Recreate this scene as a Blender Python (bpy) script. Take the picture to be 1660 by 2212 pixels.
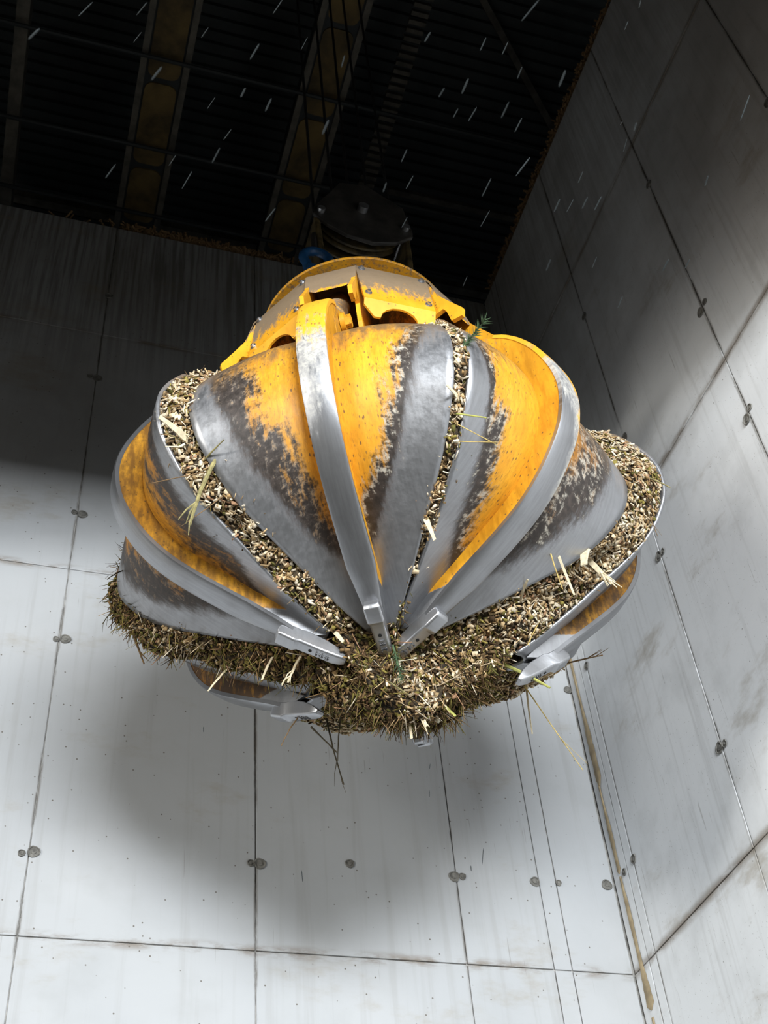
import bpy, bmesh, math, random
import numpy as np
from mathutils import Vector, Matrix

random.seed(7); RNG = np.random.default_rng(7)
for o in list(bpy.data.objects): bpy.data.objects.remove(o)
scene = bpy.context.scene
COL = scene.collection

# ------------------------------------------------------------------ camera
cam_d = bpy.data.cameras.new('camera'); cam = bpy.data.objects.new('camera', cam_d); COL.objects.link(cam)
yaw, pitch, roll = (math.radians(a) for a in (20.818, 44.906, -6.058))
F = Vector((math.sin(yaw)*math.cos(pitch), math.cos(yaw)*math.cos(pitch), math.sin(pitch)))
R0 = Vector((math.cos(yaw), -math.sin(yaw), 0)); U0 = R0.cross(F)
Rv = R0*math.cos(roll)+U0*math.sin(roll); Uv = -R0*math.sin(roll)+U0*math.cos(roll)
cam.matrix_world = Matrix(((Rv.x,Uv.x,-F.x,0),(Rv.y,Uv.y,-F.y,0),(Rv.z,Uv.z,-F.z,1.6),(0,0,0,1)))
cam_d.sensor_fit = 'VERTICAL'; cam_d.sensor_height = 36.0; cam_d.lens = 36.0*2683/2212
cam_d.clip_start = .05; cam_d.clip_end = 300
cam_d.dof.use_dof = True; cam_d.dof.focus_distance = 5.75; cam_d.dof.aperture_fstop = 5.6
scene.camera = cam

# ------------------------------------------------------------------ world, light, exposure
world = bpy.data.worlds.new('world'); scene.world = world; world.use_nodes = True
bg = world.node_tree.nodes['Background']
bg.inputs[0].default_value = (.75, .87, 1, 1); bg.inputs[1].default_value = .03
def area(name, loc, target, sx, sy, power, col):
    l = bpy.data.lights.new(name, 'AREA'); l.shape = 'RECTANGLE'; l.size = sx; l.size_y = sy; l.energy = power; l.color = col
    o = bpy.data.objects.new(name, l); COL.objects.link(o); o.location = loc
    d = (Vector(target)-Vector(loc)).normalized()
    zax = -d; xax = Vector((0,0,1)).cross(zax).normalized(); yax = zax.cross(xax)
    o.rotation_euler = Matrix((xax,yax,zax)).transposed().to_euler()
    return o
area('daylight_front_window', (.8,-6.72,5.6), (.8,6,5.6), 5.0, 1.7, 2750, (.93,.97,1))
area('left_fill_light', (-13.6,-3.6,5.6), (4,-3.6,5.6), 6.2, 1.7, 2400, (1,.98,.92))  # added fill lamp that brightens the right wall; the left window is made up
vs = scene.view_settings
vs.view_transform = 'Standard'; vs.look = 'None'; vs.gamma = 1; vs.use_curve_mapping = False; vs.exposure = -0.25

# ------------------------------------------------------------------ helpers
def mesh(name, verts, faces, mat=None, parent=None, smooth=False, mw=None):
    me = bpy.data.meshes.new(name); me.from_pydata([tuple(v) for v in verts], [], faces); me.update()
    if mat: me.materials.append(mat)
    if smooth: me.polygons.foreach_set('use_smooth', [True]*len(me.polygons))
    o = bpy.data.objects.new(name, me); COL.objects.link(o)
    if parent: o.parent = parent
    if mw is not None: o.matrix_local = mw
    return o
class MB:
    def __init__(s): s.v = []; s.f = []
    def add(s, v, f):
        n = len(s.v); s.v += [tuple(p) for p in v]; s.f += [tuple(i+n for i in q) for q in f]; return s
    def box(s, a, b, M=None):
        x0,y0,z0 = a; x1,y1,z1 = b
        v = [Vector(p) for p in ((x0,y0,z0),(x1,y0,z0),(x1,y1,z0),(x0,y1,z0),(x0,y0,z1),(x1,y0,z1),(x1,y1,z1),(x0,y1,z1))]
        if M: v = [M @ p for p in v]
        return s.add(v, [(0,3,2,1),(4,5,6,7),(0,1,5,4),(1,2,6,5),(2,3,7,6),(3,0,4,7)])
    def tube(s, pts, r, n=10, caps=True):
        pts = [Vector(p) for p in pts]; rs = r if hasattr(r,'__len__') else [r]*len(pts)
        rings = []; up = None
        for i,p in enumerate(pts):
            d = (pts[min(i+1,len(pts)-1)]-pts[max(i-1,0)]).normalized()
            if up is None: up = d.orthogonal().normalized()
            up = (up-d*up.dot(d)).normalized(); w = d.cross(up)
            rings.append([p+(up*math.cos(2*math.pi*k/n)+w*math.sin(2*math.pi*k/n))*rs[i] for k in range(n)])
        v = [q for rg in rings for q in rg]; f = []
        for i in range(len(pts)-1):
            for k in range(n): f.append((i*n+k, i*n+(k+1)%n, (i+1)*n+(k+1)%n, (i+1)*n+k))
        if caps: f += [tuple(range(n))[::-1], tuple((len(pts)-1)*n+k for k in range(n))]
        return s.add(v, f)
    def prism(s, poly, h0, h1, to3):            # poly of 2-d points, extruded between h0 and h1
        n = len(poly); v = [to3(a,b,h0) for a,b in poly]+[to3(a,b,h1) for a,b in poly]
        return s.add(v, [tuple(range(n))[::-1], tuple(range(n,2*n))]+[(i,(i+1)%n,n+(i+1)%n,n+i) for i in range(n)])
    def obj(s, name, mat, parent=None, smooth=False, bevel=0):
        o = mesh(name, s.v, s.f, mat, parent, smooth)
        bm = bmesh.new(); bm.from_mesh(o.data); bmesh.ops.recalc_face_normals(bm, faces=bm.faces); bm.to_mesh(o.data); bm.free()
        if bevel:
            m = o.modifiers.new('bevel','BEVEL'); m.width = bevel; m.segments = 2; m.limit_method = 'ANGLE'
        if smooth:
            o.data.set_sharp_from_angle(angle=math.radians(38))
        return o
def empty(name, loc=(0,0,0), rz=0):
    o = bpy.data.objects.new(name, None); COL.objects.link(o); o.location = loc; o.rotation_euler = (0,0,rz); o.empty_display_size = .1
    return o
def tag(o, label, cat, group=None, kind=None):
    o['label'] = label; o['category'] = cat
    if group: o['group'] = group
    if kind: o['kind'] = kind
    return o
def struct(o): o['kind'] = 'structure'; return o
def spline(P, n):
    P = np.array(P, float); Q = np.vstack([2*P[0]-P[1], P, 2*P[-1]-P[-2]]); out = []
    for i in range(1, len(Q)-2):
        t = np.linspace(0,1,12,endpoint=False)[:,None]; a,b,c,d = Q[i-1:i+3]
        out.append(.5*(2*b+(c-a)*t+(2*a-5*b+4*c-d)*t**2+(-a+3*b-3*c+d)*t**3))
    C = np.vstack(out+[P[-1][None]]); L = np.r_[0, np.cumsum(np.linalg.norm(np.diff(C,axis=0),axis=1))]
    q = np.linspace(0, L[-1], n)
    return np.stack([np.interp(q, L, C[:,k]) for k in range(C.shape[1])], 1)

# ------------------------------------------------------------------ materials
class NT:
    def __init__(s, name):
        s.m = bpy.data.materials.new(name); s.m.use_nodes = True; s.t = s.m.node_tree; s.b = s.t.nodes['Principled BSDF']
    def n(s, typ, **kw):
        x = s.t.nodes.new(typ)
        for k,v in kw.items(): setattr(x, k, v)
        return x
    def link(s, a, b): s.t.links.new(a, b)
    def val(s, sock, v):
        if hasattr(v, 'links') or hasattr(v, 'is_linked'): s.link(v, sock)
        else: sock.default_value = v
    def math(s, op, a, b=None, c=None, clamp=False):
        x = s.n('ShaderNodeMath', operation=op); x.use_clamp = clamp; s.val(x.inputs[0], a)
        if b is not None: s.val(x.inputs[1], b)
        if c is not None: s.val(x.inputs[2], c)
        return x.outputs[0]
    def ramp(s, fac, lo, hi, a=0., b=1.):
        x = s.n('ShaderNodeMapRange', interpolation_type='SMOOTHSTEP'); s.val(x.inputs[0], fac)
        for i,v in ((1,lo),(2,hi),(3,a),(4,b)): s.val(x.inputs[i], v)
        return x.outputs[0]
    def mix(s, fac, a, b, mode='MIX'):
        x = s.n('ShaderNodeMix', data_type='RGBA', blend_type=mode); s.val(x.inputs[0], fac)
        for i,v in ((6,a),(7,b)): s.val(x.inputs[i], v if not isinstance(v, tuple) else (*v,1)[:4])
        return x.outputs[2]
    def noise(s, vec, scale, detail=4, rough=.55, dist=0):
        x = s.n('ShaderNodeTexNoise'); x.inputs['Scale'].default_value = scale; x.inputs['Detail'].default_value = detail
        x.inputs['Roughness'].default_value = rough; x.inputs['Distortion'].default_value = dist
        if vec is not None: s.link(vec, x.inputs['Vector'])
        return x.outputs['Fac']
    def scale(s, vec, sc, off=(0,0,0)):
        x = s.n('ShaderNodeMapping'); s.link(vec, x.inputs[0]); x.inputs['Scale'].default_value = sc; x.inputs['Location'].default_value = off
        return x.outputs[0]
    def voro(s, vec, scale, feature='F1'):
        x = s.n('ShaderNodeTexVoronoi', feature=feature); x.inputs['Scale'].default_value = scale; s.link(vec, x.inputs['Vector'])
        return x
    def attr(s, name):
        x = s.n('ShaderNodeAttribute'); x.attribute_name = name; return x
    def obj(s): return s.n('ShaderNodeTexCoord').outputs['Object']
    def pos(s): return s.n('ShaderNodeNewGeometry').outputs['Position']
    def gen(s): return s.n('ShaderNodeTexCoord').outputs['Generated']
    def sep(s, vec):
        x = s.n('ShaderNodeSeparateXYZ'); s.link(vec, x.inputs[0]); return x.outputs
    def bump(s, h, strength=.3, dist=.01):
        x = s.n('ShaderNodeBump'); x.inputs['Strength'].default_value = strength; x.inputs['Distance'].default_value = dist
        s.link(h, x.inputs['Height']); s.link(x.outputs[0], s.b.inputs['Normal'])
    def out(s, col, rough=.5, metal=0., spec=None):
        s.val(s.b.inputs['Base Color'], col if not isinstance(col, tuple) else (*col,1)[:4]); s.val(s.b.inputs['Roughness'], rough); s.val(s.b.inputs['Metallic'], metal)
        if spec is not None: s.b.inputs['Specular IOR Level'].default_value = spec
        return s.m

YEL = (.80,.385,.022); ORG = (.50,.205,.008); DUST = (.130,.097,.064); GRIME = (.024,.019,.016); STEEL = (.385,.39,.41)

def mat_concrete(name, ax, base=1.0, drips=.75):                      # ax: horizontal axis of the wall, 0 = x, 1 = y
    N = NT(name); p = N.pos(); s = N.sep(p)
    big = N.noise(p, .55, 3); mid = N.noise(p, 3.0, 5, .6)
    st = N.noise(N.scale(p, (9,9,.35)), 1.6, 4, .6)
    c = N.mix(N.ramp(big,.3,.7), tuple(x*base for x in (.43,.445,.46)), tuple(x*base for x in (.50,.51,.52)))
    c = N.mix(N.math('MULTIPLY', N.ramp(mid,.45,.75), .25), c, (.33,.335,.33))
    c = N.mix(N.math('MULTIPLY', N.ramp(st,.52,.72), .22), c, (.26,.25,.235))
    # dark weathering drips under the top of the wall
    zt = N.ramp(s[2], 9.2, 11.6)
    drip = N.noise(N.scale(p, (16,16,.5)), 1.5, 5, .65)
    c = N.mix(N.math('MULTIPLY', N.math('MULTIPLY', zt, N.ramp(drip,.4,.62)), drips), c, (.10,.098,.085))
    upper_blotch = N.noise(N.scale(p, (1.1,1.1,.8), (5.,2.,1.)), .9, 5, .6)
    c = N.mix(N.math('MULTIPLY', N.math('MULTIPLY', N.ramp(s[2], 7.9, 9.2), N.ramp(upper_blotch,.3,.65,.35,1)), .5), c, (.19,.17,.145))  # blotchy brown darkening of the wall's upper part
    # dirt beside the horizontal joints
    fz = N.math('ABSOLUTE', N.math('SUBTRACT', N.math('FRACT', N.math('ADD', N.math('DIVIDE', N.math('SUBTRACT', s[2], 4.89), 2.705), .5)), .5))
    near = N.ramp(fz, 0, .022, 1, 0)
    smear = N.noise(N.scale(p, (2.2,2.2,7)), 1.7, 5, .65)
    c = N.mix(N.math('MULTIPLY', N.math('MULTIPLY', near, N.ramp(smear,.42-.14*ax,.65-.08*ax)), .85), c, (.19,.155,.12))
    # dirt along the panel edges
    g = N.sep(N.gen()); gx = g[ax]; ex = N.math('MINIMUM', gx, N.math('SUBTRACT', 1., gx))
    sm2 = N.noise(N.scale(p, (6,6,1.6)), 1.5, 5, .7)
    c = N.mix(N.math('MULTIPLY', N.math('MULTIPLY', N.ramp(ex,0,.012+.006*ax,1,0), N.ramp(sm2,.45-.07*ax,.62-.04*ax)), .8), c, (.13,.115,.095))
    # tan smudges
    sg = N.noise(N.scale(p, (1.0,1.0,2.2), (3.1,7.7,2.)), 1.0, 6, .68)
    c = N.mix(N.math('MULTIPLY', N.ramp(sg,.55,.75), .6), c, (.29,.245,.175))
    # pits and splashes
    v1 = N.voro(p, 17); rnd = N.sep(v1.outputs['Color'])[0]
    pit = N.math('MULTIPLY', N.ramp(v1.outputs['Distance'], .06, .11, 1, 0), N.ramp(rnd,.45,.5))
    v2 = N.voro(N.scale(p,(1.6,1.6,.8)), 60); pit2 = N.math('MULTIPLY', N.math('MULTIPLY', N.ramp(v2.outputs['Distance'],.10,.2,1,0), N.ramp(N.sep(v2.outputs['Color'])[1],.72,.77)), N.ramp(N.noise(p,1.3,2),.40,.55))
    pits = N.math('MAXIMUM', pit, N.math('MULTIPLY', pit2, .7))
    c = N.mix(N.math('MULTIPLY', pits, .9), c, (.12,.105,.085))
    # thin scratches
    sc = N.noise(N.scale(p, (30,30,1.2)), 1.8, 2, .5)
    c = N.mix(N.math('MULTIPLY', N.ramp(sc,.71,.75), .35), c, (.16,.145,.12))
    N.bump(N.math('SUBTRACT', N.math('MULTIPLY', mid, .3), pits), .25, .004)
    return N.out(c, N.ramp(mid,.3,.7,.42,.62), 0, .35)
def mat_plain(name, col, rough=.6, metal=0., var=.3, scale=6.):
    N = NT(name); n = N.noise(N.obj(), scale, 5, .6)
    c = N.mix(N.ramp(n,.3,.7), tuple(x*(1-var) for x in col), tuple(min(1,x*(1+var)) for x in col))
    N.bump(n, .15, .01); return N.out(c, rough, metal)
def steel_col(N, vec):
    br = N.noise(N.scale(vec, (70,5,20)), 1.2, 4, .6); cl = N.noise(vec, 4, 4)
    c = N.mix(N.ramp(br,.3,.7), (.335,.34,.355), STEEL)
    c = N.mix(N.math('MULTIPLY', N.ramp(cl,.45,.8), .5), c, (.22,.215,.215))
    return c, br
def mat_shell():
    N = NT('worn_yellow_shell'); a = N.attr('uvw').outputs['Vector']; w = N.attr('wear').outputs['Fac']; d = N.attr('dust').outputs['Fac']
    n1 = N.noise(N.scale(a,(3.5,1.3,1)), 2.2, 6, .62); n2 = N.noise(N.scale(a,(34,7,1)), 1.6, 6, .68); n3 = N.noise(a, 26, 6, .72)
    jit = N.math('ADD', N.math('ADD', N.math('MULTIPLY', N.math('SUBTRACT', n1,.5), 3.6), N.math('MULTIPLY', N.math('SUBTRACT', n2,.5), 2.0)), N.math('MULTIPLY', N.math('SUBTRACT', n3,.5), 1.8))
    wj = N.math('ADD', w, jit)
    wj1 = N.math('ADD', w, N.math('MULTIPLY', jit, .20))
    # paint with streaks and specks
    y = N.mix(N.ramp(n1,.35,.7), YEL, (.66,.285,.012))
    y = N.mix(N.math('MULTIPLY', N.ramp(n2,.48,.72), .6), y, ORG)
    n4 = N.noise(N.scale(a,(60,9,1)), 2.0, 5, .7); y = N.mix(N.math('MULTIPLY', N.ramp(n4,.57,.66), .7), y, (.16,.09,.03))
    low = N.attr('low').outputs['Fac']
    y = N.mix(N.math('MULTIPLY', low, N.ramp(n2,.25,.6)), y, (.25,.10,.010))
    v = N.voro(N.scale(a,(1,.45,1)), 60); rnd = N.sep(v.outputs['Color'])[0]
    sp = N.math('MULTIPLY', N.ramp(v.outputs['Distance'],.15,.3,1,0), N.ramp(rnd,.58,.64))
    y = N.mix(N.math('MULTIPLY', sp, .8), y, (.07,.045,.03))
    g = N.mix(N.ramp(n3,.35,.7), GRIME, (.060,.045,.038)); g = N.mix(N.math('MULTIPLY',N.ramp(n2,.60,.70),.3), g, (.17,.155,.145))
    c = N.mix(N.ramp(wj,1.35,2.25), g, y)
    # primer rim between grime and paint
    c = N.mix(N.math('MULTIPLY', N.math('MULTIPLY', N.math('MULTIPLY', N.ramp(wj,1.2,1.6), N.ramp(wj,1.7,2.2,1,0)), N.ramp(n3,.45,.62)), N.attr('prim').outputs['Fac']), c, (.44,.42,.36))
    stc, br = steel_col(N, a)
    ms = N.ramp(wj1,.72,1.12,1,0)
    c = N.mix(ms, c, stc)
    dj = N.math('ADD', d, N.math('MULTIPLY', N.math('SUBTRACT', N.noise(N.scale(a,(14,3,1)),2,5,.65), .5), 1.1))
    du = N.ramp(dj,.35,.85); c = N.mix(N.math('MULTIPLY',du,.85), c, N.mix(n3, (.085,.052,.026), (.19,.125,.07)))
    nodust = N.math('SUBTRACT', 1., du); met = N.math('MULTIPLY', N.math('MULTIPLY', ms, nodust), .85)
    rough = N.math('ADD', N.math('MULTIPLY', ms, -.10), N.ramp(n3,.3,.7,.44,.6))
    N.bump(N.math('ADD', n3, N.math('MULTIPLY', ms, -.4)), .12, .006)
    return N.out(c, rough, met)
def mat_strip():
    N = NT('worn_wear_strip'); a = N.attr('uvw').outputs['Vector']; w = N.attr('wear').outputs['Fac']
    n1 = N.noise(N.scale(a,(5,2,1)), 2.2, 6, .65); n2 = N.noise(N.scale(a,(40,8,1)), 1.6, 6, .68); n3 = N.noise(a, 30, 6, .72)
    jit = N.math('ADD', N.math('MULTIPLY', N.math('SUBTRACT', n1,.5), 1.3), N.math('MULTIPLY', N.math('SUBTRACT', n2,.5), .7))
    wj = N.math('ADD', w, jit)
    stc, br = steel_col(N, a)
    y = N.mix(N.ramp(n2,.45,.75), YEL, (.62,.30,.03))
    v = N.voro(N.scale(a,(1,.4,1)), 55); sp = N.math('MULTIPLY', N.ramp(v.outputs['Distance'],.15,.3,1,0), N.ramp(N.sep(v.outputs['Color'])[0],.6,.7))
    y = N.mix(N.math('MULTIPLY',sp,.7), y, (.12,.07,.03))
    pr = N.mix(N.ramp(n3,.4,.62), (.46,.445,.40), (.27,.26,.255)); pr = N.mix(N.ramp(n2,.55,.7), pr, (.10,.085,.08))
    c = N.mix(N.ramp(wj,.7,1.0), y, pr); c = N.mix(N.ramp(wj,1.05,1.5), c, stc)
    ms = N.ramp(wj,1.05,1.5)
    N.bump(n3,.08,.004)
    return N.out(c, N.ramp(ms,0,1,.5,.34), N.math('MULTIPLY', ms, .92))
def mat_paint(name, dust=.5, orange=.4):          # painted steel with dust lying on up-facing and upper faces
    N = NT(name); o = N.pos(); n1 = N.noise(o, 3.2, 5, .6); n2 = N.noise(N.scale(o,(14,14,3)), 1.7, 6, .68); n3 = N.noise(o, 30, 5, .7)
    y = N.mix(N.ramp(n1,.35,.7), YEL, (.64,.28,.012)); y = N.mix(N.math('MULTIPLY', N.ramp(n2,.42,.72), orange), y, ORG)
    v = N.voro(o, 48); sp = N.math('MULTIPLY', N.ramp(v.outputs['Distance'],.15,.3,1,0), N.ramp(N.sep(v.outputs['Color'])[0],.7,.76))
    y = N.mix(N.math('MULTIPLY',sp,.8), y, (.07,.045,.03))
    gr = N.attr('dirt').outputs['Fac']; y = N.mix(N.math('MULTIPLY', gr, N.ramp(N.math('ADD',n2,N.math('MULTIPLY',n3,.4)),.4,.85,.35,1), None, True), y, (.075,.036,.010))
    d = N.attr('dust').outputs['Fac']
    dj = N.math('ADD', d, N.math('MULTIPLY', N.math('SUBTRACT', N.noise(N.scale(o,(13,13,5)),2.4,7,.75), .5), 1.9))
    du = N.ramp(dj,.35,.75); c = N.mix(N.math('MULTIPLY',du,.94), y, N.mix(n3, DUST, (.185,.145,.100)))
    ba = N.attr('bare').outputs['Fac']; mb_ = N.ramp(N.math('ADD', ba, N.math('MULTIPLY', N.math('SUBTRACT', n2, .5), .5)), .4, .6)
    stc, br = steel_col(N, o); c = N.mix(mb_, c, stc)
    N.bump(n3,.1,.004); return N.out(c, N.math('SUBTRACT', N.ramp(du,0,1,.42,.85), N.math('MULTIPLY', mb_, .06)), N.math('MULTIPLY', mb_, .85))

M_CB = mat_concrete('concrete_back', 0, .93); M_CR = mat_concrete('concrete_right', 1, 1.5, .25)  # right wall base raised: painted-in brightness for its weak grazing light
M_JOINT = mat_plain('joint_mortar', (.33,.32,.30), .8, 0, .5, 9)
M_HOLE = mat_plain('tie_hole_plug', (.16,.155,.14), .8, 0, .4, 30)
M_FOAM = mat_plain('tan_sealant', (.30,.235,.14), .75, 0, .25, 12)
M_SHELL = mat_shell(); M_STRIP = mat_strip(); M_PLATE = mat_paint('yellow_plate', .5, .75); M_HOOD = mat_paint('yellow_hood', .5, .3)
M_STEEL = None
def mat_steel(name='bare_steel'):
    N = NT(name); c, br = steel_col(N, N.obj()); n = N.noise(N.obj(), 40, 5, .7)
    N.bump(n,.15,.004); return N.out(N.mix(.35, c, (.62,.63,.66)), .36, .9)
M_STEEL = mat_steel()
M_DARK = mat_plain('dark_roof_steel', (.016,.019,.019), .7, 0, .3, 4)
M_ROOF = mat_plain('roof_sheet', (.030,.034,.032), .55, .0, .3, 2)
M_GIRD = mat_plain('dirty_yellow_girder', (.10,.065,.018), .75, 0, .6, 2.2)
M_GFLANGE = mat_plain('grey_girder_flange', (.085,.075,.058), .7, 0, .4, 5)
M_BLOCK = mat_plain('black_greasy_block', (.026,.023,.020), .6, 0, .5, 9)
M_BLOCKY = mat_plain('worn_block_yellow', (.06,.042,.015), .6, 0, .8, 14)
M_ROPE = mat_plain('wire_rope', (.02,.02,.02), .6, .3, .3, 40)
M_BLUE = mat_plain('blue_shackle', (.008,.055,.15), .45, 0, .35, 20)
M_HALL = mat_plain('hall_concrete', (.07,.07,.068), .8, 0, .2, 1)
M_FLOOR = mat_plain('hall_floor', (.09,.085,.075), .8, 0, .25, 1)
M_MARK = mat_plain('worn_casting', (.16,.16,.165), .6, .4, .3, 60)
M_HOLE_SHADE = mat_plain('hole_shade', (.01,.01,.01), .9)

# ------------------------------------------------------------------ setting: walls with formwork panels
DB, XR = 6.63, 3.85
def wall_panels(wall, cols, rows, axis, mat):
    gap = .0032
    for i in range(len(cols)-1):
        for j in range(len(rows)-1):
            a, b, c, d = cols[i]+gap, cols[i+1]-gap, rows[j]+gap, rows[j+1]-gap
            proud = random.uniform(0,.003); m = MB()
            if axis == 0: m.box((a, DB-proud, c), (b, DB+.03, d))
            else: m.box((XR-proud, a, c), (XR+.03, b, d))
            m.obj('formwork_panel', mat, wall, bevel=.004)
ROWS = [-.52, 2.185, 4.89, 7.595, 10.30, 11.97]
wb = MB().box((-14.5,DB+.012,0),(XR+.6,DB+.5,11.95)).obj('wall_back', M_JOINT); struct(wb)
wall_panels(wb, [-2.49,-1.18,.14,1.46,2.745,3.31,3.43,3.842], ROWS[1:], 0, M_CB)
MB().box((-14.5,DB+.006,0),(XR,DB+.03,2.185)).obj('wall_base', M_CB, wb)
wr = MB().box((XR+.012,-3,0),(XR+.5,DB,11.95)).obj('wall_right', M_JOINT); struct(wr)
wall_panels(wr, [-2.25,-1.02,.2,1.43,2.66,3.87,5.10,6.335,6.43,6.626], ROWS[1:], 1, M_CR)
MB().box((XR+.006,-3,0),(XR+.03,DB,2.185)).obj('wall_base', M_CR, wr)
def hole(wall, x, z, axis, r=.024, ring=True):
    m = MB(); n = 14; prof = [(r*1.25,.002),(r*1.2,.007),(r*1.0,.007),(r*.9,.001),(r*.55,.0015),(r*.5,.006),(0.001,.0065)]
    v = []; f = []
    for k,(rr,h) in enumerate(prof):
        for q in range(n):
            a = 2*math.pi*q/n; wob = 1+.06*math.sin(3*a+x*9)
            if axis == 0: v.append((x+rr*wob*math.cos(a), DB-.003-h, z+rr*wob*math.sin(a)))
            else: v.append((XR-.003-h, x+rr*wob*math.cos(a), z+rr*wob*math.sin(a)))
    for k in range(len(prof)-1):
        for q in range(n): f.append((k*n+q,k*n+(q+1)%n,(k+1)*n+(q+1)%n,(k+1)*n+q))
    m.add(v,f); return m.obj('tie_hole', M_HOLE, wall, True)
for x,z,r in [(.165,5.4,.03),(.10,5.385,.018),(1.485,5.44,.03),(1.43,5.44,.019),(2.05,5.49,.024),(2.73,5.46,.03),(2.785,5.465,.02),(3.28,5.47,.028),(3.445,5.475,.017),(3.79,5.49,.03),
              (.18,6.97,.03),(.12,6.96,.018),(.18,8.14,.03),(.12,8.15,.018),(.15,9.71,.032),(.09,9.72,.02),(.15,10.87,.028),(1.46,6.97,.026),(2.745,7.0,.026),(3.82,7.07,.026)]:
    hole(wb, x, z, 0, r)
for y,z,r in [(5.08,8.19,.03),(5.12,8.21,.018),(5.12,7.05,.03),(5.06,7.04,.019),(5.12,5.54,.03),(5.06,5.53,.019),(3.9,8.13,.03),(3.83,8.15,.019),(3.9,7.05,.03),(3.84,7.09,.02),(6.32,5.51,.026),(6.47,5.5,.02),(6.33,7.07,.026),(3.87,9.7,.028),(5.1,9.7,.028),(2.67,8.67,.03)]:
    hole(wr, y, z, 1, r)
# tan sealant run down the corner: three runs with rounded ends
def sealant(z0, z1, y0, y1, w):
    n = 26; v = []; f = []
    for i in range(n):
        t = i/(n-1); z = z0+(z1-z0)*t; y = y0+(y1-y0)*t
        ww = w*(1-.7*t)*(.75+.25*math.sin(t*9+z0*3)+.25*RNG.random())*min(1, math.sqrt(max(1e-3, t/.03)))
        for q,(dy,h) in enumerate(((-1,.002),(-.5,.009),(.5,.009),(1,.002))): v.append((XR-.002-h, y+dy*ww, z))
    for i in range(n-1):
        for q in range(3): f.append((i*4+q,i*4+q+1,(i+1)*4+q+1,(i+1)*4+q))
    return MB().add(v,f).obj('corner_sealant', M_FOAM, wr, True)
sealant(6.18,7.6,6.52,6.54,.04); sealant(5.52,6.22,6.53,6.535,.035); sealant(4.62,5.50,6.52,6.53,.045); sealant(3.6,4.58,6.52,6.53,.04)

# hall around the bunker (behind and beside the photographer)
fl = MB().box((-14.5,-7.3,-.3),(XR+.6,DB+.5,0)).obj('floor', M_FLOOR); struct(fl)
fr = MB()
fr.box((-14.5,-7.3,0),(XR+.6,-6.9,4.7)); fr.box((-14.5,-7.3,6.5),(XR+.6,-6.9,15)); fr.box((-14.5,-7.3,4.7),(-1.8,-6.9,6.5)); fr.box((3.4,-7.3,4.7),(XR+.6,-6.9,6.5))
struct(fr.obj('wall_front', M_HALL))
lf = MB()
lf.box((-14.2,-6.9,0),(-13.8,DB+.5,4.7)); lf.box((-14.2,-6.9,6.5),(-13.8,DB+.5,15)); lf.box((-14.2,-.4,4.7),(-13.8,DB+.5,6.5))
struct(lf.obj('wall_left', M_HALL))
struct(MB().box((XR,-6.9,0),(XR+.5,-3,15)).obj('wall_side', M_HALL))
# unseen: lintel set to shade the upper walls, side blocker added for the same
struct(MB().box((-3.2,1.2,7.12),(XR,1.5,14.98)).obj('wall_lintel', M_DARK))
struct(MB().box((-3.2,1.5,7.25),(-2.9,DB,14.98)).obj('side_light_blocker', M_DARK))
# roof: trapezoidal sheet, ribs along x
v = []; f = []; y = -7.3; k = 0; prof = []
while y < 16:
    prof += [(y,15.0),(y+.07,15.0),(y+.085,15.045),(y+.125,15.045)]; y += .14
for (yy,zz) in prof: v += [(-14.5,yy,zz),(9,yy,zz)]
for i in range(len(prof)-1): f.append((2*i,2*i+1,2*i+3,2*i+2))
struct(mesh('ceiling', v, f, M_ROOF))
struct(MB().box((-14.5,15.9,10),(9,16.2,15)).obj('wall_far', M_DARK)); struct(MB().box((8.7,-7,11),(9,16,15)).obj('wall_outer', M_DARK))

# ------------------------------------------------------------------ roof steel
def girder(x0, x1, z, label):
    g = empty('crane_girder', ((x0+x1)/2,6,z)); xm = (x0+x1)/2
    ys = [1.7,2.75,3.75,4.72,5.68,6.62,7.3,8.4,9.5,10.6,11.7,12.8,13.9,15]
    for a,b in zip(ys[:-1],ys[1:]):
        m = MB(); w = (x1-x0)/2-.03; L = (b-a)/2-.03; rr = .08; pts = []
        for cx,cy,a0 in ((1,1,0),(-1,1,90),(-1,-1,180),(1,-1,270)):
            for q in range(4):
                an = math.radians(a0+q*30); pts.append((cx*(w-rr)+rr*math.cos(an), cy*(L-rr)+rr*math.sin(an)))
        m.prism(pts, 0, .02, lambda p,q,h: (p, (a+b)/2-6+q, h-.02))
        m.obj('bottom_panel', M_GIRD, g)
    MB().box((x0-xm,-4.3,.0),(x1-xm,9,.55)).obj('box_body', M_DARK, g)
    for s in (x0-xm-.05, x1-xm-.01):
        MB().box((s,-4.3,-.03),(s+.06,9,.03)).obj('flange', M_GFLANGE, g)
    return tag(g, label, 'girder')
girder(.16,.53,13.2,'dirty yellow overhead girder on the left, further from the pulley block')
girder(1.70,2.06,13.2,'dirty yellow overhead girder right above the pulley block')
b = MB().box((-1.06,1.6,13.2),(-.94,15,13.5)).obj('roof_beam', M_GFLANGE); tag(b, 'narrow grey beam at the far left under the dark roof', 'beam')
b = MB().box((-1.62,1.6,13.3),(-1.5,15,13.5)).obj('roof_beam', M_GFLANGE); tag(b, 'thin grey beam beyond the far left roof beam', 'beam')
for i,yy in enumerate((5.42,6.36,7.12)):
    b = MB().tube([(-2.8,yy,13.1),(4.6,yy,13.1)], .022, 8).obj('conduit_rail', M_DARK, None, True)
    tag(b, 'thin black rail crossing under the girders, %s' % ('nearest the top of the picture','middle one of three','lowest, just above the back wall')[i], 'rail', 'black rails under the girders')
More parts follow.
